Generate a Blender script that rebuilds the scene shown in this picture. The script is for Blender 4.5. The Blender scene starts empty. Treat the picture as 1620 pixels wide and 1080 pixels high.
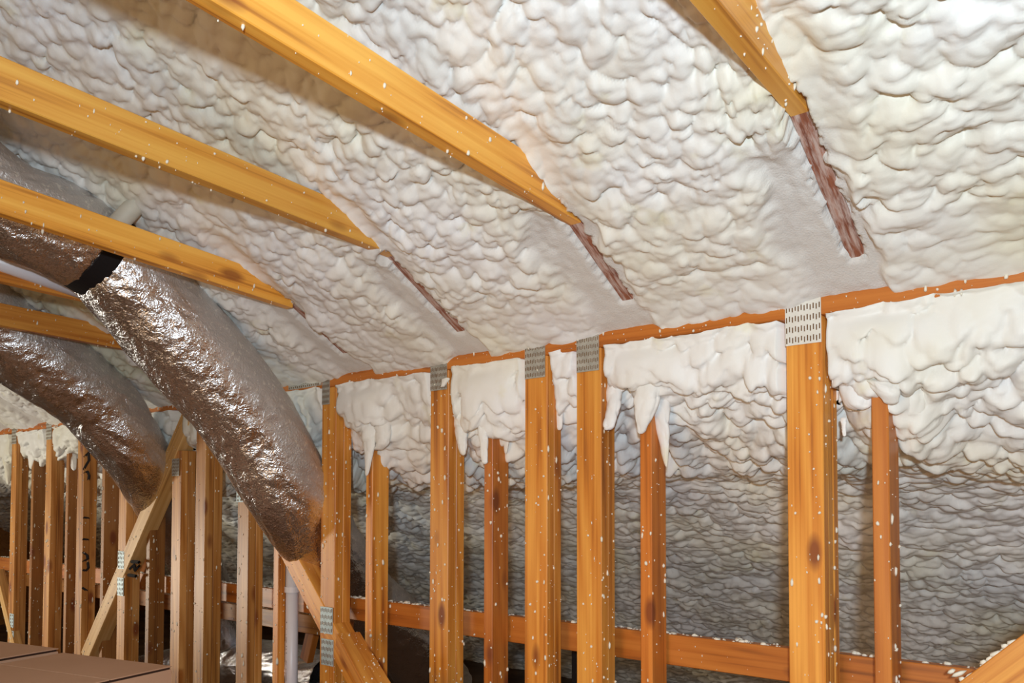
import bpy, bmesh, math, random
import numpy as np
from mathutils import Vector, Matrix
random.seed(7)
SC = bpy.context.scene
COL = SC.collection
H = 1.3                                  # eye height above the attic floor
F = 1290.0; CX = 810.0; CY = 753.0       # focal length and principal point in pixels of the 1620 px frame
YAW = math.radians(40.0); PIT = math.radians(1.95)

# ---------------------------------------------------------------- camera
cd = bpy.data.cameras.new('camera'); cam = bpy.data.objects.new('camera', cd); COL.objects.link(cam)
cam.location = (0, 0, H)
cam.rotation_euler = (math.radians(90) + PIT, 0, YAW)
cd.sensor_width = 36.0; cd.lens = F * 36.0 / 1620.0
cd.shift_y = (CY - 540.0) / 1620.0
cd.clip_start = 0.02; cd.clip_end = 100
SC.camera = cam
# ---------------------------------------------------------------- world, lamps, exposure
w = bpy.data.worlds.new('world'); SC.world = w; w.use_nodes = True
w.node_tree.nodes['Background'].inputs[0].default_value = (1.0, 0.66, 0.34, 1)
w.node_tree.nodes['Background'].inputs[1].default_value = 0.32
def lamp(name, kind, loc, power, col, size=0.1, aim=None):
    l = bpy.data.lights.new(name, kind); l.energy = power; l.color = col
    o = bpy.data.objects.new(name, l); COL.objects.link(o); o.location = loc
    if kind == 'AREA':
        l.shape = 'DISK'; l.size = size
    else:
        l.shadow_soft_size = size
    if aim is not None:
        o.rotation_euler = (Vector(aim) - Vector(loc)).to_track_quat('-Z', 'Y').to_euler()
    return o
lamp('work_lamp', 'POINT', (0.22, -0.35, H + 0.15), 170, (0.73, 0.89, 1.0), 0.04)
ll = lamp('left_work_lamp', 'AREA', (-7.6, -0.9, H - 0.7), 19, (1.0, 0.95, 0.80), 0.7, (-5.0, 2.0, H - 0.3))
ll.data.spread = math.radians(75)
lamp('warm_fill', 'AREA', (-0.9, -1.6, H - 0.85), 7.5, (1.0, 0.66, 0.38), 1.2, (-1.6, 3.2, H - 0.35)).data.spread = math.radians(80)  # added fill, no bulb there; lifts the foam behind the studs
SC.view_settings.view_transform = 'Standard'; SC.view_settings.look = 'None'
SC.view_settings.exposure = 0.0; SC.view_settings.gamma = 1.0
SC.view_settings.use_curve_mapping = False

# ---------------------------------------------------------------- pixel -> place helpers
Rv = Vector((math.cos(YAW), math.sin(YAW), 0)); F0 = Vector((-math.sin(YAW), math.cos(YAW), 0))
Fv = F0 * math.cos(PIT) + Vector((0, 0, math.sin(PIT))); Uv = Vector((0, 0, math.cos(PIT))) - F0 * math.sin(PIT)
EYE = Vector((0, 0, H))
def ray(px, py): return Fv + Rv * ((px - CX) / F) + Uv * ((CY - py) / F)
def at_y(px, py, Y): d = ray(px, py); return EYE + d * (Y / d.y)
def at_x(px, py, X): d = ray(px, py); return EYE + d * (X / d.x)
def at_t(px, py, t): d = ray(px, py); return EYE + d * (t / d.dot(F0))
RC, RS = 1.678, 0.584                     # foam slope: z = H + RC - RS*y
def roof_z(y): return H + RC - RS * y
def at_roof(px, py):
    d = ray(px, py); k = RC / (d.z + RS * d.y); return EYE + d * k

# ---------------------------------------------------------------- materials
def newmat(name):
    m = bpy.data.materials.new(name); m.use_nodes = True
    return m, m.node_tree.nodes, m.node_tree.links, m.node_tree.nodes['Principled BSDF']
def ramp(n, stops):
    r = n.new('ShaderNodeValToRGB'); e = r.color_ramp.elements
    while len(e) < len(stops): e.new(0.5)
    for k, (p, c) in enumerate(stops):
        e[k].position = p; e[k].color = (*c, 1)
    return r
def mix(n, l, a, b, fac, mode='MIX'):
    m = n.new('ShaderNodeMix'); m.data_type = 'RGBA'; m.blend_type = mode
    for i, v in ((6, a), (7, b), (0, fac)):
        if hasattr(v, 'links'): l.new(v, m.inputs[i])
        elif i == 0: m.inputs[0].default_value = v
        else: m.inputs[i].default_value = (*v, 1)
    return m.outputs[2]
def wood(name, light, mid, dark, rough=0.42, knots=1.0):
    m, n, l, b = newmat(name)
    tc = n.new('ShaderNodeTexCoord'); oi = n.new('ShaderNodeObjectInfo')
    mu = n.new('ShaderNodeMath'); mu.operation = 'MULTIPLY'; mu.inputs[1].default_value = 37.0
    l.new(oi.outputs['Random'], mu.inputs[0])
    ad = n.new('ShaderNodeVectorMath'); ad.operation = 'ADD'
    l.new(tc.outputs['Object'], ad.inputs[0]); l.new(mu.outputs[0], ad.inputs[1])
    def mp(s):
        q = n.new('ShaderNodeMapping'); q.inputs['Scale'].default_value = s; l.new(ad.outputs[0], q.inputs[0]); return q.outputs[0]
    # growth rings: bands along the board, bent by a slow noise
    warp = n.new('ShaderNodeTexNoise'); warp.inputs['Scale'].default_value = 1.0; warp.inputs['Detail'].default_value = 2; l.new(mp((1.1, 9, 9)), warp.inputs['Vector'])
    wv = n.new('ShaderNodeTexWave'); wv.bands_direction = 'DIAGONAL'; wv.inputs['Scale'].default_value = 1.0
    wv.inputs['Distortion'].default_value = 14.0; wv.inputs['Detail'].default_value = 2; wv.inputs['Detail Scale'].default_value = 0.6
    l.new(mp((0.8, 11, 11)), wv.inputs['Vector'])
    fib = n.new('ShaderNodeTexNoise'); fib.inputs['Scale'].default_value = 1.0; fib.inputs['Detail'].default_value = 5; fib.inputs['Roughness'].default_value = 0.7
    l.new(mp((5, 190, 190)), fib.inputs['Vector'])
    slow = n.new('ShaderNodeTexNoise'); slow.inputs['Scale'].default_value = 1.0; slow.inputs['Detail'].default_value = 3; l.new(mp((1.6, 14, 14)), slow.inputs['Vector'])
    r1 = ramp(n, [(0.12, dark), (0.42, mid), (0.85, light)]); 
    s1 = n.new('ShaderNodeMath'); s1.operation = 'MULTIPLY_ADD'; s1.inputs[1].default_value = 0.24; l.new(wv.outputs[0], s1.inputs[0])
    s2 = n.new('ShaderNodeMath'); s2.operation = 'MULTIPLY_ADD'; s2.inputs[1].default_value = 1.05; s2.inputs[2].default_value = -0.13; l.new(slow.outputs[0], s2.inputs[0])
    l.new(s2.outputs[0], s1.inputs[2])
    s3 = n.new('ShaderNodeMath'); s3.operation = 'MULTIPLY_ADD'; s3.inputs[1].default_value = 0.34; l.new(fib.outputs[0], s3.inputs[0]); l.new(s1.outputs[0], s3.inputs[2])
    s4 = n.new('ShaderNodeMath'); s4.operation = 'SUBTRACT'; s4.inputs[1].default_value = 0.13; l.new(s3.outputs[0], s4.inputs[0])
    gl = n.new('ShaderNodeTexNoise'); gl.inputs['Scale'].default_value = 1.0; gl.inputs['Detail'].default_value = 2; gl.inputs['Distortion'].default_value = .6; l.new(mp((.55, 75, 75)), gl.inputs['Vector'])
    s5 = n.new('ShaderNodeMath'); s5.operation = 'MULTIPLY_ADD'; s5.inputs[1].default_value = 0.95; l.new(gl.outputs[0], s5.inputs[0])
    s6 = n.new('ShaderNodeMath'); s6.operation = 'SUBTRACT'; s6.inputs[1].default_value = 0.47; l.new(s4.outputs[0], s6.inputs[0]); l.new(s6.outputs[0], s5.inputs[2])
    l.new(s5.outputs[0], r1.inputs[0])
    vo = n.new('ShaderNodeTexVoronoi'); vo.inputs['Scale'].default_value = 1.0; l.new(mp((3.8, 9, 9)), vo.inputs['Vector'])
    kn = ramp(n, [(0.10, (1, 1, 1)), (0.21, (0, 0, 0))]); l.new(vo.outputs['Distance'], kn.inputs[0])
    km = n.new('ShaderNodeMath'); km.operation = 'MULTIPLY'; km.inputs[1].default_value = 0.9 * knots; l.new(kn.outputs[0], km.inputs[0])
    c = mix(n, l, r1.outputs[0], (0.20, 0.045, 0.012), km.outputs[0])
    hs = n.new('ShaderNodeHueSaturation'); l.new(c, hs.inputs['Color'])
    vr = n.new('ShaderNodeMapRange'); vr.inputs[3].default_value = 0.82; vr.inputs[4].default_value = 1.15; l.new(oi.outputs['Random'], vr.inputs[0]); l.new(vr.outputs[0], hs.inputs['Value'])
    l.new(hs.outputs[0], b.inputs['Base Color'])
    b.inputs['Roughness'].default_value = rough
    bp = n.new('ShaderNodeBump'); bp.inputs['Strength'].default_value = 0.25; bp.inputs['Distance'].default_value = 0.002; l.new(s3.outputs[0], bp.inputs['Height']); l.new(bp.outputs[0], b.inputs['Normal'])
    return m
W_JOIST = wood('golden_pine', (0.88, 0.46, 0.085), (0.76, 0.33, 0.045), (0.36, 0.11, 0.015), 0.4, 0.8)
W_POST = wood('orange_pine', (0.80, 0.36, 0.065), (0.60, 0.205, 0.026), (0.24, 0.065, 0.012))
W_LEFT = wood('shaded_pine', (0.66, 0.33, 0.10), (0.46, 0.18, 0.035), (0.20, 0.07, 0.015))  # orange pine darkened: the shade on the left posts' sides is in the colour
W_RED = wood('reddish_pine', (0.62, 0.21, 0.035), (0.50, 0.145, 0.02), (0.22, 0.06, 0.012))
W_PALE = wood('pale_pine', (0.80, 0.50, 0.20), (0.66, 0.36, 0.11), (0.38, 0.17, 0.05))
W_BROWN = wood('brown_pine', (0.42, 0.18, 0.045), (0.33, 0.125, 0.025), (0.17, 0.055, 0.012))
def worn(name):                            # rafter edge with foam residue scraped over it
    m, n, l, b = newmat(name)
    tc = n.new('ShaderNodeTexCoord'); mp = n.new('ShaderNodeMapping'); mp.inputs['Scale'].default_value = (9, 60, 60); l.new(tc.outputs['Object'], mp.inputs[0])
    a = n.new('ShaderNodeTexNoise'); a.inputs['Scale'].default_value = 1; a.inputs['Detail'].default_value = 6; a.inputs['Roughness'].default_value = .7; l.new(mp.outputs[0], a.inputs['Vector'])
    mp2 = n.new('ShaderNodeMapping'); mp2.inputs['Scale'].default_value = (6, 110, 110); l.new(tc.outputs['Object'], mp2.inputs[0])
    g = n.new('ShaderNodeTexNoise'); g.inputs['Scale'].default_value = 1; g.inputs['Detail'].default_value = 4; l.new(mp2.outputs[0], g.inputs['Vector'])
    r0 = ramp(n, [(0.3, (0.17, 0.05, 0.028)), (0.7, (0.40, 0.14, 0.07))]); l.new(g.outputs[0], r0.inputs[0])
    r1 = ramp(n, [(0.43, (0, 0, 0)), (0.58, (0.85, 0.85, 0.85))]); l.new(a.outputs[0], r1.inputs[0])
    l.new(mix(n, l, r0.outputs[0], (0.60, 0.47, 0.42), r1.outputs[0]), b.inputs['Base Color']); b.inputs['Roughness'].default_value = .7
    return m
W_WORN = worn('scraped_rafter_wood')

def foam_mat(name):
    m, n, l, b = newmat(name)
    tc = n.new('ShaderNodeTexCoord')
    a = n.new('ShaderNodeTexNoise'); a.inputs['Scale'].default_value = 2.3; a.inputs['Detail'].default_value = 3; l.new(tc.outputs['Object'], a.inputs['Vector'])
    r = ramp(n, [(0.35, (0.86, 0.86, 0.87)), (0.52, (0.84, 0.83, 0.79)), (0.72, (0.82, 0.79, 0.65))]); l.new(a.outputs[0], r.inputs[0])
    y = n.new('ShaderNodeTexNoise'); y.inputs['Scale'].default_value = 7.5; y.inputs['Detail'].default_value = 4; l.new(tc.outputs['Object'], y.inputs['Vector'])
    ry = ramp(n, [(0.62, (0, 0, 0)), (0.78, (0.6, 0.6, 0.6))]); l.new(y.outputs[0], ry.inputs[0])
    c1 = mix(n, l, r.outputs[0], (0.78, 0.73, 0.42), ry.outputs[0])
    at = n.new('ShaderNodeAttribute'); at.attribute_name = 'shaved'
    c2 = mix(n, l, c1, (0.70, 0.68, 0.66), at.outputs['Fac'])
    ag = n.new('ShaderNodeAttribute'); ag.attribute_name = 'green'
    c3 = mix(n, l, c2, (0.50, 0.55, 0.33), ag.outputs['Fac'])
    l.new(c3, b.inputs['Base Color']); b.inputs['Roughness'].default_value = 0.52
    b.inputs['Specular IOR Level'].default_value = 0.35
    f = n.new('ShaderNodeTexNoise'); f.inputs['Scale'].default_value = 45; f.inputs['Detail'].default_value = 3; l.new(tc.outputs['Object'], f.inputs['Vector'])
    f2 = n.new('ShaderNodeTexNoise'); f2.inputs['Scale'].default_value = 230; f2.inputs['Detail'].default_value = 3; l.new(tc.outputs['Object'], f2.inputs['Vector'])
    b1 = n.new('ShaderNodeBump'); b1.inputs['Strength'].default_value = .15; b1.inputs['Distance'].default_value = .005; l.new(f.outputs[0], b1.inputs['Height'])
    b2 = n.new('ShaderNodeBump'); b2.inputs['Distance'].default_value = .002; l.new(f2.outputs[0], b2.inputs['Height']); l.new(b1.outputs[0], b2.inputs['Normal'])
    sm = n.new('ShaderNodeMath'); sm.operation = 'MULTIPLY_ADD'; sm.inputs[1].default_value = .7; sm.inputs[2].default_value = .12; l.new(at.outputs['Fac'], sm.inputs[0]); l.new(sm.outputs[0], b2.inputs['Strength'])
    l.new(b2.outputs[0], b.inputs['Normal'])
    return m
FOAM = foam_mat('spray_foam')
def simple(name, col, rough=.5, metal=0.0, spec=0.5):
    m, n, l, b = newmat(name); b.inputs['Base Color'].default_value = (*col, 1); b.inputs['Roughness'].default_value = rough
    b.inputs['Metallic'].default_value = metal; b.inputs['Specular IOR Level'].default_value = spec; return m
def noisy(name, c0, c1, scale, rough=.5, metal=0.0, bump=0.0, stretch=(1, 1, 1)):
    m, n, l, b = newmat(name)
    tc = n.new('ShaderNodeTexCoord'); mp = n.new('ShaderNodeMapping'); mp.inputs['Scale'].default_value = stretch; l.new(tc.outputs['Object'], mp.inputs[0])
    a = n.new('ShaderNodeTexNoise'); a.inputs['Scale'].default_value = scale; a.inputs['Detail'].default_value = 5; l.new(mp.outputs[0], a.inputs['Vector'])
    r = ramp(n, [(0.35, c0), (0.65, c1)]); l.new(a.outputs[0], r.inputs[0]); l.new(r.outputs[0], b.inputs['Base Color'])
    b.inputs['Roughness'].default_value = rough; b.inputs['Metallic'].default_value = metal
    if bump:
        bp = n.new('ShaderNodeBump'); bp.inputs['Strength'].default_value = bump; bp.inputs['Distance'].default_value = .004; l.new(a.outputs[0], bp.inputs['Height']); l.new(bp.outputs[0], b.inputs['Normal'])
    return m
SPECK = simple('foam_fleck', (0.83, 0.78, 0.66), .6)
PLATE = noisy('galvanised_steel', (0.36, 0.35, 0.31), (0.50, 0.49, 0.44), 30, .55, .35, .1)
PLATE_NEW = noisy('bright_galvanised_steel', (0.72, 0.70, 0.64), (0.80, 0.79, 0.74), 20, .5, .15, .05)
PLATE_BLUE = noisy('bluish_steel', (0.42, 0.52, 0.56), (0.55, 0.66, 0.70), 40, .5, .2, .05)
SLOT = simple('slot_dark', (0.16, 0.085, 0.035), .8)
PVC = noisy('white_pvc', (0.74, 0.70, 0.76), (0.80, 0.77, 0.80), 3, .35)
INK = simple('black_ink', (0.015, 0.012, 0.012), .7)
BLACK = simple('black_strap', (0.012, 0.009, 0.009), .75, 0, .15)
CARD = noisy('cardboard', (0.66, 0.40, 0.26), (0.72, 0.45, 0.30), 2.5, .8, 0, .05)
CARD_IN = simple('cardboard_gap', (0.05, 0.022, 0.012), .9)
FLOORM = noisy('dusty_plywood_floor', (0.10, 0.055, 0.03), (0.19, 0.11, 0.06), 4, .9, 0, .2)
def foil_mat():
    m, n, l, b = newmat('crinkled_foil')
    tc = n.new('ShaderNodeTexCoord')
    a = n.new('ShaderNodeTexVoronoi'); a.feature = 'DISTANCE_TO_EDGE'; a.inputs['Scale'].default_value = 48
    nz = n.new('ShaderNodeTexNoise'); nz.inputs['Scale'].default_value = 22; nz.inputs['Detail'].default_value = 4; l.new(tc.outputs['Object'], nz.inputs['Vector'])
    dv = mix(n, l, tc.outputs['Object'], nz.outputs['Color'], 0.10)
    l.new(dv, a.inputs['Vector'])
    nf = n.new('ShaderNodeTexNoise'); nf.inputs['Scale'].default_value = 85; nf.inputs['Detail'].default_value = 5; nf.inputs['Roughness'].default_value = .65; l.new(tc.outputs['Object'], nf.inputs['Vector'])
    b1 = n.new('ShaderNodeBump'); b1.inputs['Strength'].default_value = .55; b1.inputs['Distance'].default_value = .006; l.new(a.outputs[0], b1.inputs['Height'])
    b2 = n.new('ShaderNodeBump'); b2.inputs['Strength'].default_value = .45; b2.inputs['Distance'].default_value = .004; l.new(nf.outputs[0], b2.inputs['Height']); l.new(b1.outputs[0], b2.inputs['Normal'])
    l.new(b2.outputs[0], b.inputs['Normal'])
    at = n.new('ShaderNodeAttribute'); at.attribute_name = 'reflect_specks'  # grey reflection of dim foam mixed into the colour, plus overspray specks
    sp = n.new('ShaderNodeTexNoise'); sp.inputs['Scale'].default_value = 60; sp.inputs['Detail'].default_value = 3; l.new(tc.outputs['Object'], sp.inputs['Vector'])
    rs = ramp(n, [(0.60, (0, 0, 0)), (0.66, (1, 1, 1))]); l.new(sp.outputs[0], rs.inputs[0])
    dc = mix(n, l, (0.30, 0.25, 0.19), (0.68, 0.62, 0.48), rs.outputs[0])
    l.new(mix(n, l, (0.80, 0.78, 0.80), dc, at.outputs['Fac']), b.inputs['Base Color'])
    inv = n.new('ShaderNodeMath'); inv.operation = 'SUBTRACT'; inv.inputs[0].default_value = 1.0; l.new(at.outputs['Fac'], inv.inputs[1]); l.new(inv.outputs[0], b.inputs['Metallic'])
    rr = n.new('ShaderNodeMath'); rr.operation = 'MULTIPLY_ADD'; rr.inputs[1].default_value = .35; rr.inputs[2].default_value = .24; l.new(at.outputs['Fac'], rr.inputs[0]); l.new(rr.outputs[0], b.inputs['Roughness'])
    return m
FOIL = foil_mat()

# ---------------------------------------------------------------- object helpers
def link(name, me, mat=None, parent=None):
    o = bpy.data.objects.new(name, me); COL.objects.link(o)
    if mat is not None and me is not None:
        for q in (mat if isinstance(mat, (list, tuple)) else [mat]): me.materials.append(q)
    if parent is not None:
        o.parent = parent
        o.matrix_parent_inverse = parent.matrix_world.inverted()
    return o
def thing(name, loc, label, cat, group=None):
    o = bpy.data.objects.new(name, None); COL.objects.link(o); o.location = loc; o.empty_display_size = .1
    o['label'] = label; o['category'] = cat
    if group: o['group'] = group
    o.matrix_world = Matrix.Translation(loc)
    return o
def tag(o, label, cat, group=None):
    o['label'] = label; o['category'] = cat
    if group: o['group'] = group
    return o
def from_bm(name, bm, mat, parent=None, smooth=False):
    me = bpy.data.meshes.new(name); bm.to_mesh(me); bm.free()
    if smooth:
        for p in me.polygons: p.use_smooth = True
    return link(name, me, mat, parent)
def axes(p0, p1, side):
    x = (p1 - p0).normalized(); z = x.cross(side).normalized(); y = z.cross(x).normalized(); return x, y, z
def board(name, p0, p1, side, wid, thk, mat, parent=None, wob=0.0, bev=.0022):
    """A sawn board from p0 to p1 (centre line of one corner edge): width along `side`, thickness along x cross side."""
    p0 = Vector(p0); p1 = Vector(p1); x, y, z = axes(p0, p1, Vector(side)); L = (p1 - p0).length
    bm = bmesh.new(); n = max(2, int(L / .12)); rings = []
    for i in range(n + 1):
        s = L * i / n
        dy = wob * math.sin(s * 2.3 + L * 9); dz = wob * math.cos(s * 1.9 + L * 5)
        rings.append([bm.verts.new((s, a + dy, c + dz)) for a, c in ((0, 0), (wid, 0), (wid, thk), (0, thk))])
    for i in range(n):
        for k in range(4):
            bm.faces.new((rings[i][k], rings[i][(k + 1) % 4], rings[i + 1][(k + 1) % 4], rings[i + 1][k]))
    bm.faces.new(rings[0][::-1]); bm.faces.new(rings[-1])
    bmesh.ops.recalc_face_normals(bm, faces=bm.faces)
    ed = [e for e in bm.edges if e.calc_face_angle(0) > 1.0]
    bmesh.ops.bevel(bm, geom=ed, offset=bev, segments=1, affect='EDGES')
    me = bpy.data.meshes.new(name); bm.to_mesh(me); bm.free()
    o = link(name, me, mat)
    M = Matrix((( x.x, y.x, z.x, p0.x), (x.y, y.y, z.y, p0.y), (x.z, y.z, z.z, p0.z), (0, 0, 0, 1)))
    if parent is not None:
        o.parent = parent; o.matrix_parent_inverse = parent.matrix_world.inverted(); o.matrix_basis = M
    else: o.matrix_basis = M
    return o
_ico = None
def blob_mesh(name, items, mat, parent=None, kind=None):
    """items: (centre, radii(3), long axis) -> little rounded lumps in one mesh"""
    global _ico
    if _ico is None:
        b = bmesh.new(); bmesh.ops.create_icosphere(b, subdivisions=1, radius=1.0)
        b.verts.ensure_lookup_table(); _ico = (np.array([v.co[:] for v in b.verts]), np.array([[v.index for v in f.verts] for f in b.faces])); b.free()
    V, Fc = _ico; vs = []; fs = []; k = 0
    rng = np.random.default_rng(len(items) * 13 + 5)
    for c, r, ax in items:
        q = Vector((0, 0, 1)).rotation_difference(Vector(ax)).to_matrix()
        P = V * np.array(r) * (1 + rng.uniform(-.28, .28, (len(V), 1)))
        P = P @ np.array(q).T + np.array(c[:]); vs.append(P); fs.append(Fc + k); k += len(V)
    vs = np.concatenate(vs); fs = np.concatenate(fs)
    me = bpy.data.meshes.new(name); me.from_pydata(vs.tolist(), [], fs.tolist())
    for p in me.polygons: p.use_smooth = True
    o = link(name, me, mat, parent)
    if kind: o['kind'] = kind
    return o
def specks_on(faces, n, parent, long_axis=(0, 0, 1), big=.0035, seed=1):
    """faces: (origin, edge u, edge v). n flecks of dried foam stuck on them."""
    rnd = random.Random(seed); it = []
    ar = [f[1].cross(f[2]).length for f in faces]
    for _ in range(n):
        f = rnd.choices(faces, ar)[0]
        a, c = rnd.random(), rnd.random()
        r = big * (0.22 + 0.8 * rnd.random() ** 3.2)
        el = 1 + 2.2 * rnd.random() ** 2
        it.append((f[0] + f[1] * a + f[2] * c, (r, r, r * el), long_axis))
    return blob_mesh('foam_flecks', it, SPECK, parent, 'stuff')

# ---------------------------------------------------------------- numeric noise for foam
def vnoise(u, v, seed):
    t = np.random.default_rng(seed).random((256, 256))
    iu = np.floor(u).astype(int); iv = np.floor(v).astype(int); fu = u - iu; fv = v - iv
    fu = fu * fu * (3 - 2 * fu); fv = fv * fv * (3 - 2 * fv)
    a = t[iu & 255, iv & 255]; b = t[(iu + 1) & 255, iv & 255]; c = t[iu & 255, (iv + 1) & 255]; d = t[(iu + 1) & 255, (iv + 1) & 255]
    return (a * (1 - fu) + b * fu) * (1 - fv) + (c * (1 - fu) + d * fu) * fv
def fbm(u, v, seed, o=3):
    s = 0; a = .5; tot = 0
    for k in range(o):
        s = s + a * vnoise(u * 2 ** k + k * 17.3, v * 2 ** k + k * 9.1, seed + k); tot += a; a *= .5
    return s / tot
def domes(u, v, seed, R=.95, jit=.9, amin=.45):
    g = np.random.default_rng(seed); T = g.random((4, 256, 256))
    iu = np.floor(u).astype(int); iv = np.floor(v).astype(int); best = np.zeros_like(u)
    for a in (-1, 0, 1):
        for b in (-1, 0, 1):
            cu = iu + a; cv = iv + b; i, j = cu & 255, cv & 255
            du = u - (cu + .5 + jit * (T[0, i, j] - .5)); dv = v - (cv + .5 + jit * (T[1, i, j] - .5))
            am = amin + (1 - amin) * T[2, i, j]; r = R * (.75 + .45 * T[3, i, j])
            best = np.maximum(best, am * np.sqrt(np.clip(1 - (du * du + dv * dv) / (r * r), 0, 1)))
    return best
def sstep(a, b, x):
    t = np.clip((x - a) / (b - a), 0, 1); return t * t * (3 - 2 * t)
def lumps(x, s, sx=1.0, seed=3):
    """puffy sprayed foam relief: big, middle and small lobes with sharp creases"""
    wx = x + .025 * (fbm(x * 9, s * 9, seed + 50) - .5) * 2; ws = s + .025 * (fbm(x * 9, s * 9, seed + 60) - .5) * 2
    wx2 = wx + .008 * (fbm(x * 30, s * 30, seed + 70) - .5) * 2; ws2 = ws + .008 * (fbm(x * 30, s * 30, seed + 80) - .5) * 2
    L = domes(wx / (.15 * sx), ws / .12, seed + 1, .95, .9, .4)
    M = domes(wx2 / (.052 * sx), ws2 / .043, seed + 2, .86, .8, .62)
    S = domes(wx2 / (.027 * sx), ws2 / .023, seed + 3, .84, .8, .45)
    T = domes(wx2 / .017, ws2 / .014, seed + 4, .8, .0)
    q = fbm(x * 2.2, s * 2.2, seed + 90)
    return .020 * L + .030 * M * (.65 + .7 * q) + .0120 * S * (.3 + 1.2 * q) + .0010 * T
def grid_object(name, P, attrs, mat, flip=False):
    ny, nx, _ = P.shape; me = bpy.data.meshes.new(name)
    me.vertices.add(nx * ny); me.vertices.foreach_set('co', P.reshape(-1).astype(np.float32))
    idx = np.arange(nx * ny).reshape(ny, nx)
    q = np.stack([idx[:-1, :-1], idx[:-1, 1:], idx[1:, 1:], idx[1:, :-1]], -1).reshape(-1, 4)
    if flip: q = q[:, ::-1]
    me.loops.add(q.size); me.loops.foreach_set('vertex_index', q.reshape(-1).astype(np.int32))
    me.polygons.add(len(q)); me.polygons.foreach_set('loop_start', (np.arange(len(q)) * 4).astype(np.int32))
    try: me.polygons.foreach_set('loop_total', np.full(len(q), 4, np.int32))
    except Exception: pass
    me.polygons.foreach_set('use_smooth', np.ones(len(q), bool))
    me.update(calc_edges=True)
    for k, a in attrs.items():
        t = me.attributes.new(k, 'FLOAT', 'POINT'); t.data.foreach_set('value', a.reshape(-1).astype(np.float32))
    return link(name, me, mat)
def xs_grid(x0, x1, a, b):
    xs = [x0]
    while xs[-1] > x1: xs.append(xs[-1] - (a + b * max(0, -xs[-1])))
    return np.array(xs)

# ---------------------------------------------------------------- ceiling: sloped roof lined with spray foam
JX = [6.0, -0.60, -1.21, -1.845, -2.435, -3.04, -3.65, -4.26, -4.87, -5.48, -6.09, -6.70]   # left faces of rafters / joists
BW = .038
xs = xs_grid(1.5, -10.0, .0036, .0017)
ys = np.concatenate([np.linspace(-1.3, .55, 60)[:-1], np.arange(.55, 2.055, .0043)])
X, Y = np.meshgrid(xs, ys)
slen = Y * math.hypot(1, RS)
sx = 1.0 + .22 * sstep(-.75, -.45, X)
h = lumps(X * (1.0 / sx), slen, 1.0, 3)
dj = np.full_like(X, 9.0)
for j in JX: dj = np.where(np.abs(X - j - BW / 2) < np.abs(dj), X - j - BW / 2, dj)
rag = fbm(X * 14, slen * 14, 300)
low = sstep(1.50, 1.66, Y + .12 * (rag - .5))
side = np.where(dj < 0, .17, .07)                 # scraped patches flank each rafter strip
patch = low * (1 - sstep(side * .55, side, np.abs(dj) + .09 * (rag - .5))) * sstep(.25, .45, fbm(X * 3, slen * 3, 310) + .22)
lipz = sstep(1.93, 1.99, Y)
kink = np.exp(-((Y - 1.66 - .05 * (rag - .5)) / .05) ** 2) * .6 * sstep(.4, .6, fbm(X * 2, Y * 2, 320))
fil = np.exp(-(((dj - .05) / .05) ** 2)) * sstep(1.30, 1.42, Y) * (1 - sstep(1.62, 1.70, Y))
shave = np.clip(patch + .5 * kink, 0, 1)
h = h * (1 - .88 * patch) * (1 - .5 * kink) * (1 - .8 * fil)
h = h + .006 * patch * fbm(X * 60, slen * 25, 330) + fil * .012
h = h * (1 - .55 * sstep(1.7, 1.95, Y)) 
h = h + .018 * (fbm(X * 3.2, slen * 3.2, 340) - .5) * (1 - patch)
strip = (1 - sstep(.016, .028, np.abs(dj) + .016 * (fbm(X * 70, slen * 70, 350) - .5) * 2)) * sstep(-.03, 0, Y - np.where(X > -.8, 1.51, 1.60)) * (1 - sstep(1.90, 1.93, Y))
h = h * (1 - strip) - .012 * strip
lip = fbm(X * 8, X * 0, 360)
nv = np.array([0, -RS, -1.0]) / math.hypot(1, RS); tv = np.array([0, 1.0, -RS]) / math.hypot(1, RS)
P = np.stack([X, Y, H + RC - RS * Y], -1) + h[..., None] * nv + (.35 * h * (1 - shave))[..., None] * tv
green = sstep(.52, .72, fbm(X * 1.7 + 3, slen * 1.7, 370)) * sstep(-1.9, -2.7, X) * .0 + sstep(-2.5, -3.0, X) * (1 - sstep(-4.0, -5.0, -X * -1)) * sstep(.48, .66, fbm(X * 5, slen * 5, 371)) * .5
ceil_o = grid_object('ceiling', P, {'shaved': shave * .9, 'green': np.clip(green, 0, 1)}, FOAM)
ceil_o['kind'] = 'structure'
ceil_o['label'] = 'sloped roof underside covered in lumpy white spray foam'

# foam on the lower roof behind the framed wall, with a thick roll hanging under the plate
POSTS = [  # left pixel, right pixel at the front plane y = 2, material, label, plies
 (16.5, 44, W_POST, 'leftmost pale wall post above the cardboard boxes, crossed low down by a pale brace', 2),
 (71, 98, W_POST, 'slim pale post on the far left topped by a grey metal strip below hanging foam', 2),
 (121.5, 150, W_POST, 'pale yellow-edged far left post with black sprayed marks down its side', 2),
 (188, 224, W_POST, 'left post under the second duct with two small slotted plates where a brace crosses', 2),
 (272, 309, W_POST, 'post meeting the head of the left diagonal brace, small grey plate near its top', 2),
 (309, 352, W_POST, 'knotty post standing close beside another between the two foil ducts', 2),
 (376, 418, W_POST, 'post under the large foil duct with a pale blue ribbed plate at its top', 2),
 (508, 556, W_POST, 'post right of the large duct with plates top and bottom where the brace crosses', 2),
 (680, 735, W_POST, 'broad post with arched grain right of the duct post, grey plate at top', 2),
 (830, 887, W_POST, 'left one of the close pair of broad central posts, streaked dark yellow', 2),
 (912, 973, W_POST, 'right one of the close pair of central posts with red knot streaks', 2),
 (1246, 1326, W_POST, 'thickest post on the right with a bright slotted steel plate at its top', 3)]
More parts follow.
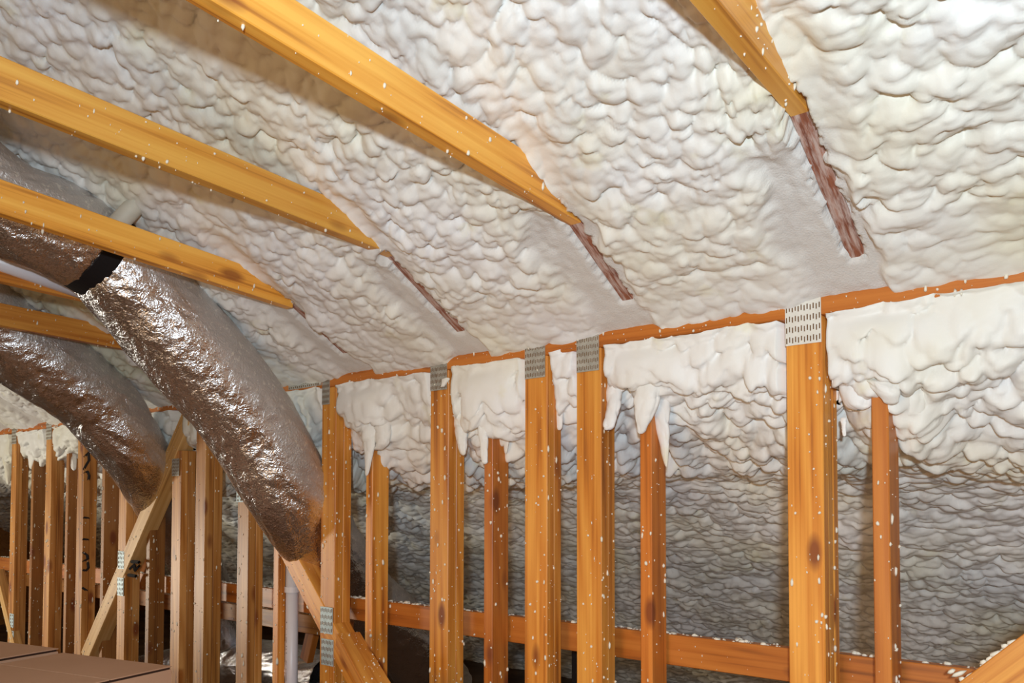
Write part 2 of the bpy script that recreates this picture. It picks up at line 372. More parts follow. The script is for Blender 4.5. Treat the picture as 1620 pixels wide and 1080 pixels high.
THIN = [(48, W_BROWN, 'thin far left stud between the first two pale posts', 1.2),
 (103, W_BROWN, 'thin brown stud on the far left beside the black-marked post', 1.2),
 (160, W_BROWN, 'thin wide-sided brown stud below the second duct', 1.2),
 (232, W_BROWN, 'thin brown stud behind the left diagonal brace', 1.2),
 (433, W_POST, 'thin stud directly left of the white vertical pipe', 1.0),
 (578, W_POST, 'thin stud right of the duct post with a long foam drip on its top', 1.0),
 (765, W_RED, 'thin dark-streaked stud between the broad arched-grain post and central pair', 1.0),
 (1012, W_RED, 'thin stud with foam-covered pointed top right of the central post pair', 1.0),
 (1380, W_RED, 'thin stud at the right standing partly buried in foam near its top', 1.0)]
PX = []
for a, b_, m, lab, npl in POSTS:
    xl = at_y(a, 800, 2.0).x
    # depth from the right edge pixel of the side face
    d = ray(b_, 800); yb = (xl + .089) * d.y / d.x
    PX.append((xl, max(.076, min(.118, yb - 2.0))))
TX = [at_y(a, 800, 2.03).x for a, *_ in THIN]

xs = xs_grid(1.5, -10.0, .0042, .0022)
prof = [(2.035, .50), (2.05, .46), (2.10, .41), (2.17, .335), (2.25, .27), (2.35, .215), (2.49, .16), (2.65, .10)]
yy = 2.8
while yy < 5.2: prof.append((yy, RC - RS * yy)); yy += .15
prof = np.array(prof); seg = np.hypot(*np.diff(prof, axis=0).T); cs = np.concatenate([[0], np.cumsum(seg)])
s = np.concatenate([np.arange(0, 1.6, .005), np.arange(1.6, cs[-1], .0075)])
py_ = np.interp(s, cs, prof[:, 0]); pz_ = np.interp(s, cs, prof[:, 1])
k = np.ones(25) / 25; py_ = np.convolve(np.pad(py_, 12, 'edge'), k, 'valid'); pz_ = np.convolve(np.pad(pz_, 12, 'edge'), k, 'valid')
ty = np.gradient(py_, s); tz = np.gradient(pz_, s); tl = np.hypot(ty, tz); ty /= tl; tz /= tl
X, S = np.meshgrid(xs, s); BY = np.repeat(py_[:, None], len(xs), 1); BZ = np.repeat(pz_[:, None], len(xs), 1)
NY = np.repeat(tz[:, None], len(xs), 1); NZ = np.repeat(-ty[:, None], len(xs), 1)   # towards the room: down/back
h = lumps(X + 20, S, 1.25, 31)
upper = 1 - sstep(.45, .75, S)
h = h * (.85 + .45 * sstep(.02, .12, S)) * (1 + .35 * upper)
roll = .07 * (fbm(X * 3.2, S * 2.2, 400) - .45) * upper * sstep(.02, .1, S)
P = np.stack([X, BY + (h + roll) * NY, BZ + (h + roll) * NZ], -1)
P[..., 2] -= .5 * h * upper * sstep(.03, .14, S) + (.09 * (fbm(X * 4.2, X * 0, 410) - .5) * 2) * np.exp(-((S - .34) / .18) ** 2)
P[..., 1] -= 0.02 * upper
# over each thin stud the foam was sprayed forward, burying the stud's head
fw = np.zeros_like(X)
for tx in TX[4:]:
    fw = np.maximum(fw, np.exp(-((X - tx - .02) / .10) ** 2))
fw *= sstep(.03, .08, S) * (1 - sstep(.28, .46, S + .05 * (fbm(X * 10, S * 10, 420) - .5)))
P[..., 1] -= .055 * fw
lim = np.full_like(X, -9.0)
for (xl, dp) in PX:
    lim = np.maximum(lim, np.where((X > xl - .012) & (X < xl + .089 + .012), 2.0 + dp - .004, -9))
P[..., 1] = np.maximum(P[..., 1], np.where(S < .7, lim, -9))
yq = P[..., 1]; P[..., 1] = np.where(yq < 2.005, 1.955 + .05 * np.exp(np.clip((yq - 2.005) / .05, -9, 0)), yq)
H0 = H
P[..., 2] += H0
z2 = np.zeros_like(X)
lf = grid_object('wall_back', P, {'shaved': z2, 'green': sstep(-2.3, -2.8, X) * .08}, FOAM)
lf['kind'] = 'structure'; lf['label'] = 'white spray foam roll and foam-covered lower roof behind the framing'
# floor and far end wall
bm = bmesh.new()
for v in ((1.6, -3.2, 0), (-10.2, -3.2, 0), (-10.2, 5.4, 0), (1.6, 5.4, 0), (1.6, -3.2, -.03), (-10.2, -3.2, -.03), (-10.2, 5.4, -.03), (1.6, 5.4, -.03)): bm.verts.new(v)
bm.verts.ensure_lookup_table()
for f in ((0, 1, 2, 3), (7, 6, 5, 4), (0, 4, 5, 1), (1, 5, 6, 2), (2, 6, 7, 3), (3, 7, 4, 0)): bm.faces.new([bm.verts[i] for i in f])
fl = from_bm('floor', bm, FLOORM); fl['kind'] = 'structure'
bm = bmesh.new()
gab = [(-3.2, 0), (5.2, 0), (2.9, roof_z(2.9)), (-1.3, roof_z(-1.3)), (-3.2, roof_z(-1.3))]
a = [bm.verts.new((-9.9, y, z)) for y, z in gab]; c = [bm.verts.new((-10.0, y, z)) for y, z in gab]
bm.faces.new(a); bm.faces.new(c[::-1])
for i in range(5): bm.faces.new((a[i], c[i], c[(i + 1) % 5], a[(i + 1) % 5]))
bmesh.ops.recalc_face_normals(bm, faces=bm.faces)
wl = from_bm('wall_left', bm, W_BROWN); wl['kind'] = 'structure'

# ---------------------------------------------------------------- roof members
RZ = {-0.60: (.759, .077), -1.21: (.710, .085), -1.845: (.737, .062), -2.435: (.685, .092), -3.04: (.702, .046), -3.65: (.683, .048), -4.26: (.66, .06), -4.87: (.66, .06), -5.48: (.66, .06), -6.09: (.66, .06)}
JL = {-0.60: 'joist at the top right ending in a scraped foam-smeared strip',
      -1.21: 'upper long golden joist crossing the middle of the ceiling, casting a broad shadow on foam',
      -1.845: 'second golden joist from the top left, running to the centre of the foam slope',
      -2.435: 'joist passing in front of the large foil duct and its black strap',
      -3.04: 'joist below the white pipe at the left edge, passing behind the large duct',
      -3.65: 'joist just above the second foil duct at the left edge',
      -4.26: 'farther joist hidden mostly behind the second foil duct'}
for jx, (zb, sl) in RZ.items():
    if jx not in JL: continue
    y0, y1 = -1.25, {-.6: 1.58, -1.845: 1.64}.get(jx, 1.67)
    zs = lambda y: H + zb + sl * (1.65 - y)
    t = thing('ceiling_joist', (jx, y1, zs(y1)), JL[jx], 'joist', 'ceiling joists running down into the foam')
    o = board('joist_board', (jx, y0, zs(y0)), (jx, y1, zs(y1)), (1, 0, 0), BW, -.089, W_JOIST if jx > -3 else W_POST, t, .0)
    d = (Vector((jx, y1, zs(y1))) - Vector((jx, .1, zs(.1))))
    o0 = Vector((jx, .1, zs(.1)))
    specks_on([(o0 + Vector((BW + .001, 0, 0)), d, Vector((0, 0, .088))), (o0 - Vector((0, 0, .001)), d, Vector((BW, 0, 0)))], 150 if jx > -.7 else 90, t, (0, .1, 1), .0042, int(-jx * 100))
for i, jx in enumerate(JX[1:]):
    if jx < -3.7: continue
    p0 = Vector((jx, 1.46, roof_z(1.46) + .0)); p1 = Vector((jx, 1.93, roof_z(1.93)))
    n = Vector((0, RS, 1)).normalized() * .004
    lab = {0: 'scraped reddish rafter strip at the right, below the top right joist end', 1: 'scraped reddish rafter strip in the middle, pointing down towards the top plate',
           2: 'thin scraped rafter strip left of the middle one, above the broad arched-grain post', 3: 'narrow dark rafter strip right of the large foil duct',4: 'rafter strip in the gap between the two foil ducts', 5: 'rafter strip above the upper end of the second foil duct'}[i]
    o = board('rafter', p0 + n, p1 + n, (1, 0, 0), BW, -.12, W_WORN); tag(o, lab, 'rafter', 'rafter edges showing through the foam')

# ---------------------------------------------------------------- top plate (double chord) and its connector plates
CZ0, CZ1 = H + .463, H + .552
tp = thing('top_plate', (0, 2.0, CZ0), 'long orange top plate running across the wall under the foam slope', 'beam')
board('chord_board', (1.4, 2.0, CZ0), (-9.8, 2.0, CZ0), (0, 1, 0), .045, -.089, W_RED, tp)
board('chord_board', (1.4, 2.047, CZ0 + .001), (-9.8, 2.047, CZ0 + .001), (0, 1, 0), .045, -.087, W_RED, tp)
rs = random.Random(4)
specks_on([(Vector((-7, 1.999, CZ0)), Vector((7.2, 0, 0)), Vector((0, 0, .05)))], 420, tp, (0, 0, 1), .0042, 9)
def conn_plate(x0, x1, z0, z1, yf, parent, rows=5, cols=11, mat=PLATE, name='connector_plate'):
    bm = bmesh.new()
    def box(a0, a1, b0, b1, c0, c1, mi):
        vs = [bm.verts.new(v) for v in ((a0, c0, b0), (a1, c0, b0), (a1, c0, b1), (a0, c0, b1), (a0, c1, b0), (a1, c1, b0), (a1, c1, b1), (a0, c1, b1))]
        for f in ((0, 1, 2, 3), (7, 6, 5, 4), (0, 4, 5, 1), (1, 5, 6, 2), (2, 6, 7, 3), (3, 7, 4, 0)):
            q = bm.faces.new([vs[i] for i in f]); q.material_index = mi
    box(x0, x1, z0, z1, yf - .0022, yf - .0002, 0)
    px = (x1 - x0) / cols; pz = (z1 - z0) / rows
    for r in range(rows):
        for c in range(cols):
            cx = x0 + (c + .5) * px; cz = z0 + (r + .5) * pz + (.05 * pz if c % 2 else -.05 * pz)
            box(cx - px * .19, cx + px * .19, cz - pz * .26, cz + pz * .26, yf - .0026, yf - .0021, 1)
    bmesh.ops.recalc_face_normals(bm, faces=bm.faces)
    return from_bm(name, bm, [mat, SLOT], parent)

# ---------------------------------------------------------------- posts and studs
post_objs = []
for k_, ((a, b_, m, lab, npl), (xl, dp)) in enumerate(zip(POSTS, PX)):
    t = thing('wall_post', (xl + .045, 2.0, 0), lab, 'post', 'multi-ply wall posts under the top plate')
    d1 = dp / npl
    for q in range(npl):
        off = random.Random(k_ * 9 + q).uniform(-.0015, .0015) if q else 0
        ztop = CZ0 - .0005 if k_ != 4 else at_y(290, 712, 2.0).z
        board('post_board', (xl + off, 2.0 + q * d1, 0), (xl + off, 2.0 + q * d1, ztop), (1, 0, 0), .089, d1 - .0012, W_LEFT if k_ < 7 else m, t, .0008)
    specks_on([(Vector((xl + .002, 1.999, .3)), Vector((.085, 0, 0)), Vector((0, 0, 1.42))), (Vector((xl + .0895, 2.0, .3)), Vector((0, dp, 0)), Vector((0, 0, 1.42)))],
              170 if k_ > 6 else 60, t, (0, 0, 1), .0046 if k_ > 6 else .006, k_ + 30)
    if k_ in (0, 1, 7, 8, 9, 10, 11):
        w0 = {11: .089, 7: .05}.get(k_, .083)
        conn_plate(xl + (.0 if k_ in (11,) else .003), xl + w0, H + .395, H + .521 + (.004 if k_ == 11 else 0), 2.0, t, 5 if k_ == 11 else 6, 12, PLATE_NEW if k_ == 11 else PLATE)
    post_objs.append(t)
def plate_px(k_, a, b_, y0, y1, rows, cols, mat):
    p = at_y(a, y1, 2.0); q = at_y(b_, y0, 2.0)
    conn_plate(p.x, q.x, p.z, q.z, 1.996, post_objs[k_], rows, cols, mat)
plate_px(3, 188, 198, 872, 899, 4, 4, PLATE_BLUE); plate_px(3, 187, 197, 914, 941, 4, 4, PLATE_BLUE)
plate_px(4, 273.5, 285, 725, 753, 5, 6, PLATE); plate_px(6, 376, 391, 769, 794, 4, 3, PLATE_BLUE)
plate_px(7, 508.5, 528, 961, 1000, 4, 8, PLATE_BLUE); plate_px(7, 510, 529, 1012, 1050, 4, 8, PLATE_BLUE)
plate_px(0, 16.5, 23, 971, 991, 4, 2, PLATE_BLUE); plate_px(0, 16.5, 23, 998, 1017, 4, 2, PLATE_BLUE)
pa = at_y(457, 620, 2.0); pb = at_y(509, 600, 2.0)
conn_plate(pa.x, pb.x, H + .475, H + .53, 2.0, tp, 4, 16, PLATE)
for k_, ((a, m, lab, f), xl) in enumerate(zip(THIN, TX)):
    t = thing('wall_stud', (xl + .019, 2.03, 0), lab, 'stud', 'thin studs between the posts')
    board('stud_board', (xl, 2.032, 0), (xl, 2.032, CZ0 - .03), (1, 0, 0), .038, .083 if k_ != 4 else .036, m, t, .0008)
    specks_on([(Vector((xl + .002, 2.0305, .3)), Vector((.034, 0, 0)), Vector((0, 0, 1.2))), (Vector((xl + .0385, 2.03, .3)), Vector((0, .03 if k_ == 4 else .08, 0)), Vector((0, 0, 1.2)))], 70, t, (0, 0, 1), .0055, k_ + 60)

# ---------------------------------------------------------------- rails behind the studs
def rail(zt, y, x0, x1, m, lab, hgt=.088):
    t = thing('wall_rail', ((x0 + x1) / 2, y, zt - hgt), lab, 'rail')
    board('rail_board', (x0, y, zt - hgt), (x1, y, zt - hgt), (0, 1, 0), .036, hgt if x1 > x0 else -hgt, m, t)
    L = abs(x1 - x0); xa = min(x0, x1)
    specks_on([(Vector((xa, y + .004, zt)), Vector((L, 0, 0)), Vector((0, .03, 0)))], int(L * 80), t, (1, 0, 0), .009, 71)
    specks_on([(Vector((xa, y - .001, zt - hgt)), Vector((L, 0, 0)), Vector((0, 0, hgt)))], int(L * 22), t, (0, 0, 1), .0042, 72)
rail(at_y(1100, 1008, 2.13).z, 2.13, 1.4, -9.8, W_RED, 'orange horizontal rail low behind the studs, dusted with foam crumbs')
rail(at_y(353, 953, 2.36).z, 2.36, -2.95, -9.8, W_BROWN, 'lower dark rail far behind the left studs')

# ---------------------------------------------------------------- diagonal braces
def brace(a0, b0, yf, dep, wid, m, lab, side_sign=1, cat='brace'):
    p0 = at_y(*a0, yf); p1 = at_y(*b0, yf)
    t = thing('diagonal_brace', p0, lab, cat)
    d = (p1 - p0).normalized(); sd = Vector((d.z, 0, -d.x)) * side_sign
    x, y, z = axes(p0, p1, sd)
    th = dep if z.y > 0 else -dep
    board('brace_board', p0, p1, sd, wid, th, m, t)
    L = (p1 - p0).length
    specks_on([(p0 + Vector((0, -.001, 0)), d * L, sd * wid)], int(L * 60), t, d, .0042, int(a0[0]))
    specks_on([(p0 + (sd * wid if sd.z > 0 else Vector((0, 0, 0))), d * L, Vector((0, abs(dep), 0)))], int(L * 25), t, d, .005, int(a0[0]) + 5)
    return t
brA = brace((128, 1031), (293, 640), 1.995, .08, .089, W_PALE, 'pale diagonal brace at the left leaning up to the right below the second duct', 1)
brB = brace((389, 774), (600, 1180), 1.9965, .08, .089, W_POST, 'diagonal brace running down right under the large duct and across the duct post', -1)
brC = brace((-6, 900), (30, 1050), 1.99, .05, .06, W_PALE, 'whitish short brace at the far left edge slanting down right', 1)
brN = brace((1322, 1226), (2310, 483), 1.99, .038, .089, W_POST, 'orange brace in the bottom right corner with foam lumps along its top edge', 1)
def web(a0, b0, Y, lab):
    p0 = at_y(*a0, Y); p1 = at_y(*b0, Y); t = thing('truss_web', p0, lab, 'brace')
    d = (p1 - p0).normalized(); board('web_board', p0, p1, Vector((d.z, 0, -d.x)), .07, .038, W_RED, t)
web((474, 1040), (505, 905), 2.62, 'dark reddish web board in the gap between white pipe and duct post')
web((160, 1040), (262, 800), 2.75, 'dark web board slanting in the gap behind the left diagonal brace')
bk = board('hanger_strap', at_y(904, 1120, 2.45), at_y(904, 1029, 2.45), (1, 0, 0), .022, .01, BLACK); tag(bk, 'black vertical strip low between the two central posts, under the rail', 'strap')
# flat prop running from the duct post towards the viewer
pA = at_t(551, 1000, 3.08); pB = at_t(604, 1092, 2.62)
dd = (pB - pA); e1 = pA + dd.normalized() * ((pA.z - .02) / -dd.normalized().z)
t = thing('prop_brace', e1, 'light orange prop board with broken pink end leaning on the duct post at the bottom', 'brace')
sd = Vector((0, 0, 1)).cross(dd.normalized()).normalized()
board('prop_board', pA - sd * .045, e1 - sd * .045, sd, .089, -.045, W_POST, t)
specks_on([(pA - sd * .045 + Vector((0, 0, .001)), (e1 - pA) * .3, sd * .089)], 90, t, dd.normalized(), .005, 5)

# ---------------------------------------------------------------- foil ducts
def smooth_path(pts, n):
    P = np.array([list(p) for p in pts]); m = len(P); out = []
    Q = np.vstack([2 * P[0] - P[1], P, 2 * P[-1] - P[-2]])
    for i in range(m - 1):
        a, b, c, d = Q[i:i + 4]
        for u in np.linspace(0, 1, n, endpoint=False):
            out.append(.5 * ((2 * b) + (-a + c) * u + (2 * a - 5 * b + 4 * c - d) * u * u + (-a + 3 * b - 3 * c + d) * u ** 3))
    out.append(P[-1]); return np.array(out)
def duct(name, pts, rad, lab, seed, reflect_specks_dir=(1, 0, 1), reflect_specks=1.0, cat='duct', group='foil-wrapped air ducts', pinch=None, parent=None):
    C = smooth_path([p[:3] for p in pts], 60); R = np.interp(np.linspace(0, 1, len(C)), np.linspace(0, 1, len(rad)), rad)
    T = np.gradient(C, axis=0); T /= np.linalg.norm(T, axis=1)[:, None]
    ref = np.array([0., 0, 1]); U = np.cross(T, ref); U /= np.linalg.norm(U, axis=1)[:, None]; W = np.cross(U, T)
    na = 150; ang = np.linspace(0, 2 * np.pi, na, endpoint=False)
    arc = np.concatenate([[0], np.cumsum(np.linalg.norm(np.diff(C, axis=0), axis=1))])
    A, Sx = np.meshgrid(ang, arc); per = 14
    ca, sa = np.cos(A), np.sin(A)
    nz = lambda f, g, s_: fbm(ca * f + 40 + Sx * g, sa * f + 40 - Sx * g * .8, s_)
    wr = (1 - np.abs(2 * nz(2.2, 5, seed) - 1)) * .012 + (1 - np.abs(2 * nz(6, 16, seed + 5) - 1)) * .006 + nz(14, 40, seed + 9) * .003
    sag = .012 * np.sin(Sx * 5.2 + seed) 
    Rr = R[:, None] * (1 + sag * .8) + wr - .012
    if pinch is not None: pinch = arc[int(np.argmin(np.linalg.norm(C - np.array(list(pinch)), axis=1)))]
    if pinch is not None:
        Rr = Rr - .014 * np.exp(-((Sx - pinch) / .045) ** 2)
    P = C[:, None, :] + Rr[..., None] * (ca[..., None] * U[:, None, :] + sa[..., None] * W[:, None, :])
    Nn = ca[..., None] * U[:, None, :] + sa[..., None] * W[:, None, :]
    dv = np.array(reflect_specks_dir, float); dv /= np.linalg.norm(dv)
    du = (Nn @ dv); dm = sstep(.55, .85, du + .5 * (fbm(Sx * 6, A * 2.0, seed + 20) - .5)) * reflect_specks * .5  # up-right side gets the painted foam reflection and its specks
    P = np.concatenate([P, P[:, :1]], 1); dm = np.concatenate([dm, dm[:, :1]], 1)
    o = grid_object(name, P, {'reflect_specks': dm}, FOIL)
    if lab: tag(o, lab, cat, group)
    return o, C, T, arc, R
ptsA = [at_x(-140, 200, -2.74), at_x(0, 320, -2.76), at_x(165, 402, -2.78), at_x(285, 533, -2.80), at_x(392, 663, -2.81), at_x(472, 800, -2.83), at_y(555, 925, 2.42), at_y(640, 1010, 2.85), at_y(700, 1090, 3.2)]
dA, CA, TA, arcA, RA = duct('foil_duct', ptsA, [.14, .14, .16, .178, .178, .165, .16, .17, .17], 'large crinkled foil duct with a black strap, passing down through the stud wall', 11, (.75, .25, .62), .95, pinch=at_x(150, 397, -2.78))
# strap around duct A
i0 = int(np.argmin(np.linalg.norm(CA - np.array(list(at_x(150, 397, -2.78))), axis=1)))
cen, tt = CA[i0], TA[i0]
U = np.cross(tt, [0, 0, 1.]); U /= np.linalg.norm(U); Wd = np.cross(U, tt)
bm = bmesh.new(); rg = []
for s_, rr in ((-.030, RA[i0] - .03), (-.030, RA[i0] + .002), (.030, RA[i0] + .002), (.030, RA[i0] - .03)):
    rg.append([bm.verts.new(Vector(cen + tt * s_ + rr * (math.cos(a) * U + math.sin(a) * Wd))) for a in np.linspace(0, 2 * math.pi, 64, endpoint=False)])
for q in range(4):
    for i in range(64):
        bm.faces.new((rg[q][i], rg[q][(i + 1) % 64], rg[(q + 1) % 4][(i + 1) % 64], rg[(q + 1) % 4][i]))
bmesh.ops.recalc_face_normals(bm, faces=bm.faces)
from_bm('strap', bm, BLACK, dA)
ptsB = [at_x(-160, 390, -3.9), at_x(0, 518, -3.95), at_x(75, 570, -3.97), at_x(150, 632, -4.0), at_x(225, 735, -4.08), at_y(300, 870, 2.5), at_y(350, 1000, 2.9)]
dB, *_ = duct('foil_duct', ptsB, [.19, .19, .19, .18, .15, .15, .15], 'second smaller foil duct at the left edge ending behind the pale diagonal brace', 23, (.75, .25, .62), .9)
ptsC = [at_y(180, 1080, 3.2), at_y(262, 1058, 3.1), at_y(350, 1050, 3.0), at_y(430, 1050, 3.0), at_y(520, 1075, 3.05)]
duct('foil_duct', ptsC, [.15, .14, .15, .14, .15], 'low foil duct lying behind the studs near the floor, bluish highlight', 37, (.3, .2, .9), .25)

# ---------------------------------------------------------------- pipes
def tube(name, p0, p1, r, mat, parent=None, seg=28, hollow=False):
    p0 = Vector(p0); p1 = Vector(p1); d = (p1 - p0); q = d.to_track_quat('Z', 'Y').to_matrix().to_4x4()
    bm = bmesh.new()
    rings = []
    L = d.length
    pr = [(r, 0), (r, L)] if not hollow else [(r * .9, .03), (r * .9, 0), (r, 0), (r, L)]
    for rr, z in pr: rings.append([bm.verts.new((rr * math.cos(2 * math.pi * i / seg), rr * math.sin(2 * math.pi * i / seg), z)) for i in range(seg)])
    for a in range(len(rings) - 1):
        for i in range(seg): bm.faces.new((rings[a][i], rings[a][(i + 1) % seg], rings[a + 1][(i + 1) % seg], rings[a + 1][i])).smooth = True
    bm.faces.new(rings[0][::-1]); bm.faces.new(rings[-1])
    bmesh.ops.transform(bm, matrix=Matrix.Translation(p0) @ q, verts=bm.verts)
    bmesh.ops.recalc_face_normals(bm, faces=bm.faces)
    return from_bm(name, bm, mat, parent)
yp = 2.085
pc = at_y(461.5, 1000, yp); rp = .0265
pv = thing('drain_pipe', (pc.x, yp, 0), 'white vertical plastic pipe with a clip standing between studs left of the duct post', 'pipe')
tube('pipe_body', (pc.x, yp, 0), (pc.x, yp, at_y(461, 880, yp).z), rp, PVC, pv)
cz = at_y(455, 931, yp).z
bm = bmesh.new(); 
for rr, zz in ((rp + .002, cz - .012), (rp + .006, cz - .012), (rp + .006, cz + .012), (rp + .002, cz + .012)):
    for i in range(28): bm.verts.new((pc.x + rr * math.cos(2 * math.pi * i / 28), yp + rr * math.sin(2 * math.pi * i / 28), zz))
bm.verts.ensure_lookup_table()
for a in range(4):
    for i in range(28): bm.faces.new([bm.verts[(a % 4) * 28 + i], bm.verts[(a % 4) * 28 + (i + 1) % 28], bm.verts[((a + 1) % 4) * 28 + (i + 1) % 28], bm.verts[((a + 1) % 4) * 28 + i]])
bmesh.ops.create_cube(bm, size=1, matrix=Matrix.Translation((pc.x - .045, yp - .02, cz)) @ Matrix.Diagonal((.035, .02, .022, 1)))
bmesh.ops.recalc_face_normals(bm, faces=bm.faces)
from_bm('clip', bm, PVC, pv)
# printed line of tiny characters up the pipe (illegible in the photo: short marks only)
bm = bmesh.new(); rs = random.Random(3); z = .52; ang0 = math.radians(-92)
while z < cz - .13:
    if rs.random() < .8:
        hh = rs.choice((.003, .004, .0045)); aw = rs.uniform(.06, .16)
        v = []
        for da, dz in ((0, 0), (aw, 0), (aw, hh), (0, hh)):
            aa = ang0 + da; v.append(bm.verts.new((pc.x + (rp + .0006) * math.cos(aa), yp + (rp + .0006) * math.sin(aa), z + dz)))
        bm.faces.new(v)
    z += .0062 if rs.random() < .85 else .016
from_bm('printed_line', bm, INK, pv)
o = tube('vent_pipe', at_x(-120, 372, -3.0), at_x(175, 476, -3.0), .030, PVC); tag(o, 'white plastic pipe at the left edge lying along a joist under the large duct', 'pipe')
pr0 = at_roof(226, 312); pr1 = at_x(150, 392, -2.62)
o = tube('vent_pipe', pr0 + (pr0 - pr1) * .25, pr0 + (pr1 - pr0) * .8, .03, noisy('dusty_pvc', (.55, .52, .44), (.66, .62, .52), 14, .6)); tag(o, 'short dusty pipe stub coming out of the foam behind the joist above the large duct', 'pipe')
o = tube('drain_pipe', at_y(60, 916, 2.62), at_y(300, 951, 2.62), .045, PVC); tag(o, 'white horizontal pipe seen in the gaps behind the left studs', 'pipe')

# ---------------------------------------------------------------- black marks on wood, children of the board's thing
def stroke(parent, pts, r, name='ink_mark'):
    bm = bmesh.new(); prev = None
    for i, p in enumerate(pts):
        ring = [bm.verts.new(Vector(p) + Vector((r * .35 * c, 0, 0)) + Vector((0, r * math.cos(a), r * math.sin(a)))) for a, c in ((0, 0), (1.57, 1), (3.14, 0), (4.71, -1))]
        if prev:
            for k in range(4): bm.faces.new((prev[k], prev[(k + 1) % 4], ring[(k + 1) % 4], ring[k]))
        prev = ring
    bmesh.ops.recalc_face_normals(bm, faces=bm.faces)
    return from_bm(name, bm, INK, parent)
xm = PX[2][0] + .0895
def onside(l): return [at_x(px, py, xm) for px, py in l]
for l in ([(134, 722), (140, 716), (141, 728), (136, 736), (133, 742)], [(134, 748), (139, 746), (141, 752), (140, 760)], [(133, 819), (140, 820)], [(132, 853), (139, 854)],
          [(132, 874), (138, 878), (139, 884), (132, 888)], [(139, 890), (140, 898), (136, 903), (132, 902)], [(131, 930), (137, 934)]):
    stroke(post_objs[2], onside(l), .008)
for l in ([(208, 888), (220, 889)], [(206, 899), (212, 893), (214, 902), (220, 895)], [(203, 909), (215, 911)]):
    o = stroke(brA, [at_y(px, py, 1.992) + Vector((0, 0, 0)) for px, py in l], .009)
    o.location.x += 0

# ---------------------------------------------------------------- foam drips and lumps hanging over the wood
def drip(pts, seed, parent):
    """pts: (px, py, half width px, Y). A lumpy tapering tongue of foam."""
    cs_ = []; rr = []
    for px, py, hw, Y in pts:
        c = at_y(px, py, Y); cs_.append(list(c)); d = ray(px, py); rr.append(hw * (Y / d.y) / F)
    C = smooth_path(cs_, 30); R = np.interp(np.linspace(0, 1, len(C)), np.linspace(0, 1, len(rr)), rr)
    na = 56; A = np.linspace(0, 2 * np.pi, na + 1); t_ = np.linspace(0, 1, len(C))
    R = R * np.sqrt(np.clip(1 - ((t_ - .93) / .075).clip(0) ** 2, 0.002, 1)) * np.sqrt(np.clip(1 - ((.06 - t_) / .062).clip(0) ** 2, 0.002, 1))
    arc = np.concatenate([[0], np.cumsum(np.linalg.norm(np.diff(C, axis=0), axis=1))])
    AA, SS = np.meshgrid(A, arc); rm = max(rr)
    AA2 = np.abs(((AA - .6) % (2 * np.pi)) - np.pi)
    k_ = 1 + .42 * (domes(AA2 * 1.1 + 30, SS / (rm * 1.1) + 30, seed) - .6) + .25 * (fbm(AA2 * .9 + 30, SS / rm * .8 + 9, seed + 3) - .5)
    V = np.empty((len(C), na + 1, 3))
    V[..., 0] = C[:, None, 0] + np.cos(AA) * R[:, None] * k_ * 1.2
    V[..., 1] = C[:, None, 1] + np.sin(AA) * R[:, None] * k_ * .7
    V[..., 2] = C[:, None, 2] + .10 * R[:, None] * np.sin(AA * 2 + seed)
    o = grid_object('foam_drip', V, {'shaved': np.zeros(V.shape[:2]), 'green': np.zeros(V.shape[:2])}, FOAM)
    o.parent = parent; return o
DR = [
 [(582, 650, 16, 2.04), (585, 695, 10, 2.02), (583, 725, 6, 2.01), (580, 752, 2.5, 2.01)],
 [(602, 650, 16, 2.05), (605, 695, 12, 2.03), (598, 712, 7, 2.03)],
 [(722, 640, 10, 2.05), (728, 670, 11, 2.04), (731, 700, 8, 2.03), (733, 720, 4, 2.03)],
 [(762, 640, 13, 2.03), (764, 685, 7, 2.01), (766, 715, 5.5, 2.01), (767, 734, 5, 2.01)],
 [(786, 640, 20, 2.03), (800, 680, 8, 2.07), (800, 718, 2, 2.08)],
 [(884, 600, 12, 2.06), (884, 640, 8, 2.06), (885, 680, 4.5, 2.06)],
 [(972, 600, 12, 2.05), (970, 640, 10, 2.03), (962, 680, 8, 2.01)],
 [(1030, 590, 20, 2.03), (1024, 630, 18, 2.01), (1018, 660, 12, 2.005), (1014, 686, 5, 2.01)],
 [(1044, 600, 20, 2.05), (1046, 650, 12, 2.06), (1050, 690, 8, 2.07), (1054, 738, 2, 2.08)],
 [(1348, 500, 26, 2.09), (1350, 560, 24, 2.07), (1354, 610, 22, 2.06), (1362, 648, 14, 2.05)],
 [(1372, 596, 14, 2.05), (1395, 604, 18, 2.02), (1406, 622, 15, 2.01), (1412, 640, 8, 2.02)],
 [(1436, 540, 26, 2.09), (1434, 600, 26, 2.08), (1438, 662, 18, 2.09)],
 [(706, 598, 6, 1.995), (700, 612, 3, 1.993)],
 [(8, 700, 12, 2.06), (12, 730, 8, 2.05), (13, 766, 3, 2.04)],
 [(44, 698, 14, 2.05), (54, 720, 12, 2.05), (50, 742, 4, 2.04)],
 [(108, 692, 14, 2.06), (114, 722, 9, 2.06), (117, 744, 3, 2.05)],
 [(62, 705, 10, 2.05), (68, 725, 8, 2.05), (66, 738, 4, 2.05)],
 [(1334, 660, 4, 2.04), (1336, 690, 2, 2.03)],
 [(268, 650, 22, 2.09), (276, 672, 20, 2.09), (272, 692, 10, 2.09)],
]
for i, p in enumerate(DR): drip(p, 500 + i, lf)

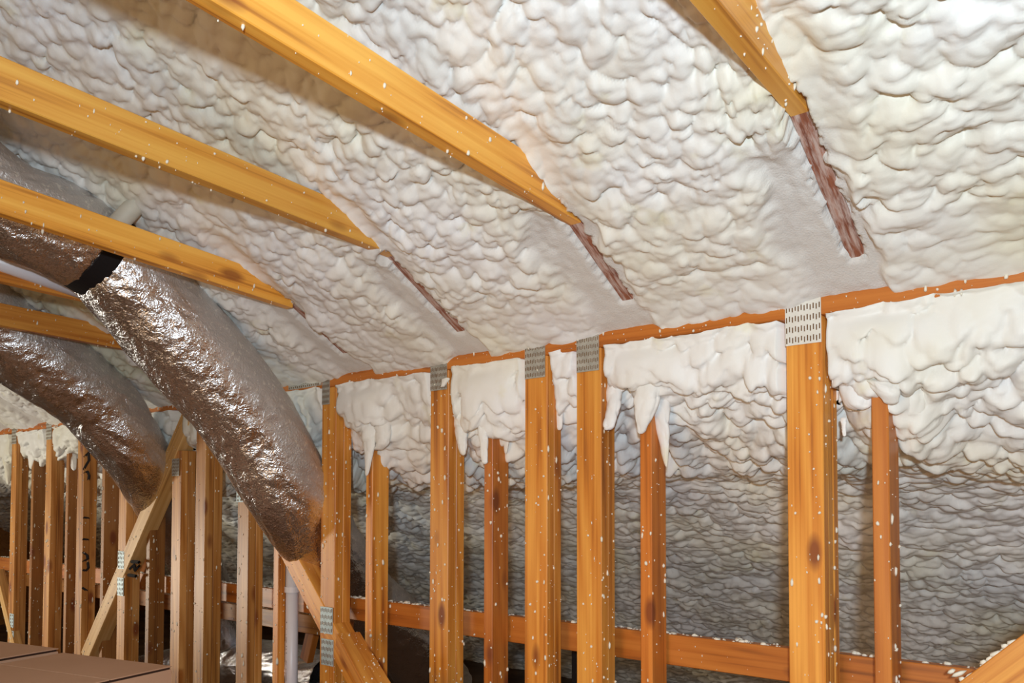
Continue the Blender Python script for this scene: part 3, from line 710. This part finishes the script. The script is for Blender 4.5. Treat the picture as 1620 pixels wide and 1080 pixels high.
# foam lumps on the bottom right brace
it = []
rs = random.Random(8)
for px, py in ((1505, 1056), (1516, 1060), (1522, 1068), (1535, 1062), (1556, 1042), (1566, 1036), (1575, 1028), (1590, 1016), (1602, 1010)):
    c = at_y(px, py + 6, 2.0); it.append((c, (.006, .006, .012 * rs.uniform(.6, 1.4)), (1, 0, .6)))
blob_mesh('foam_lumps', it, SPECK, brN, 'stuff')

# ---------------------------------------------------------------- cardboard boxes
def carton(cor, ang, sx_, sy_, zt, lab, zb=0.0):
    t = thing('cardboard_box', (cor[0], cor[1], zb), lab, 'box', 'cardboard boxes at the bottom left')
    M = Matrix.Translation((cor[0], cor[1], 0)) @ Matrix.Rotation(ang, 4, 'Z')
    def bx(name, a, c, m):
        bm = bmesh.new()
        v = [bm.verts.new(M @ Vector(q)) for q in ((a[0], a[1], a[2]), (c[0], a[1], a[2]), (c[0], c[1], a[2]), (a[0], c[1], a[2]), (a[0], a[1], c[2]), (c[0], a[1], c[2]), (c[0], c[1], c[2]), (a[0], c[1], c[2]))]
        for f in ((0, 3, 2, 1), (4, 5, 6, 7), (0, 1, 5, 4), (1, 2, 6, 5), (2, 3, 7, 6), (3, 0, 4, 7)): bm.faces.new([v[i] for i in f])
        bmesh.ops.bevel(bm, geom=bm.edges[:], offset=.0015, segments=1, affect='EDGES')
        return from_bm(name, bm, m, t)
    bx('box_body', (0, 0, zb), (sx_, sy_, zt - .012), CARD)
    bx('box_gap', (.004, .004, zt - .0125), (sx_ - .004, sy_ - .004, zt - .003), CARD_IN)
    bx('flap', (-.001, -.001, zt - .004), (sx_ + .001, sy_ * .5 - .002, zt), CARD)
    bx('flap', (-.001, sy_ * .5 + .002, zt - .004), (sx_ + .001, sy_ + .001, zt), CARD)
    return t
ZT = H - .60
def onz(px, py, z): d = ray(px, py); return EYE + d * ((z - H) / d.z)
A_ = onz(100, 1032, ZT); B_ = onz(272, 1053, ZT); C_ = onz(98, 1081, ZT)
ex = (A_ - B_); ang = math.atan2(ex.y, ex.x)
carton((B_.x, B_.y), ang, ex.length, .52, ZT, 'nearer cardboard box with closed flaps at the bottom left of the frame')
ZT2 = H - .585
D_ = onz(84, 1029, ZT2)
D_ = A_ + ex.normalized() * .03
carton((D_.x, D_.y), ang, .6, .5, ZT2, 'second cardboard box behind the nearer one at the left edge')
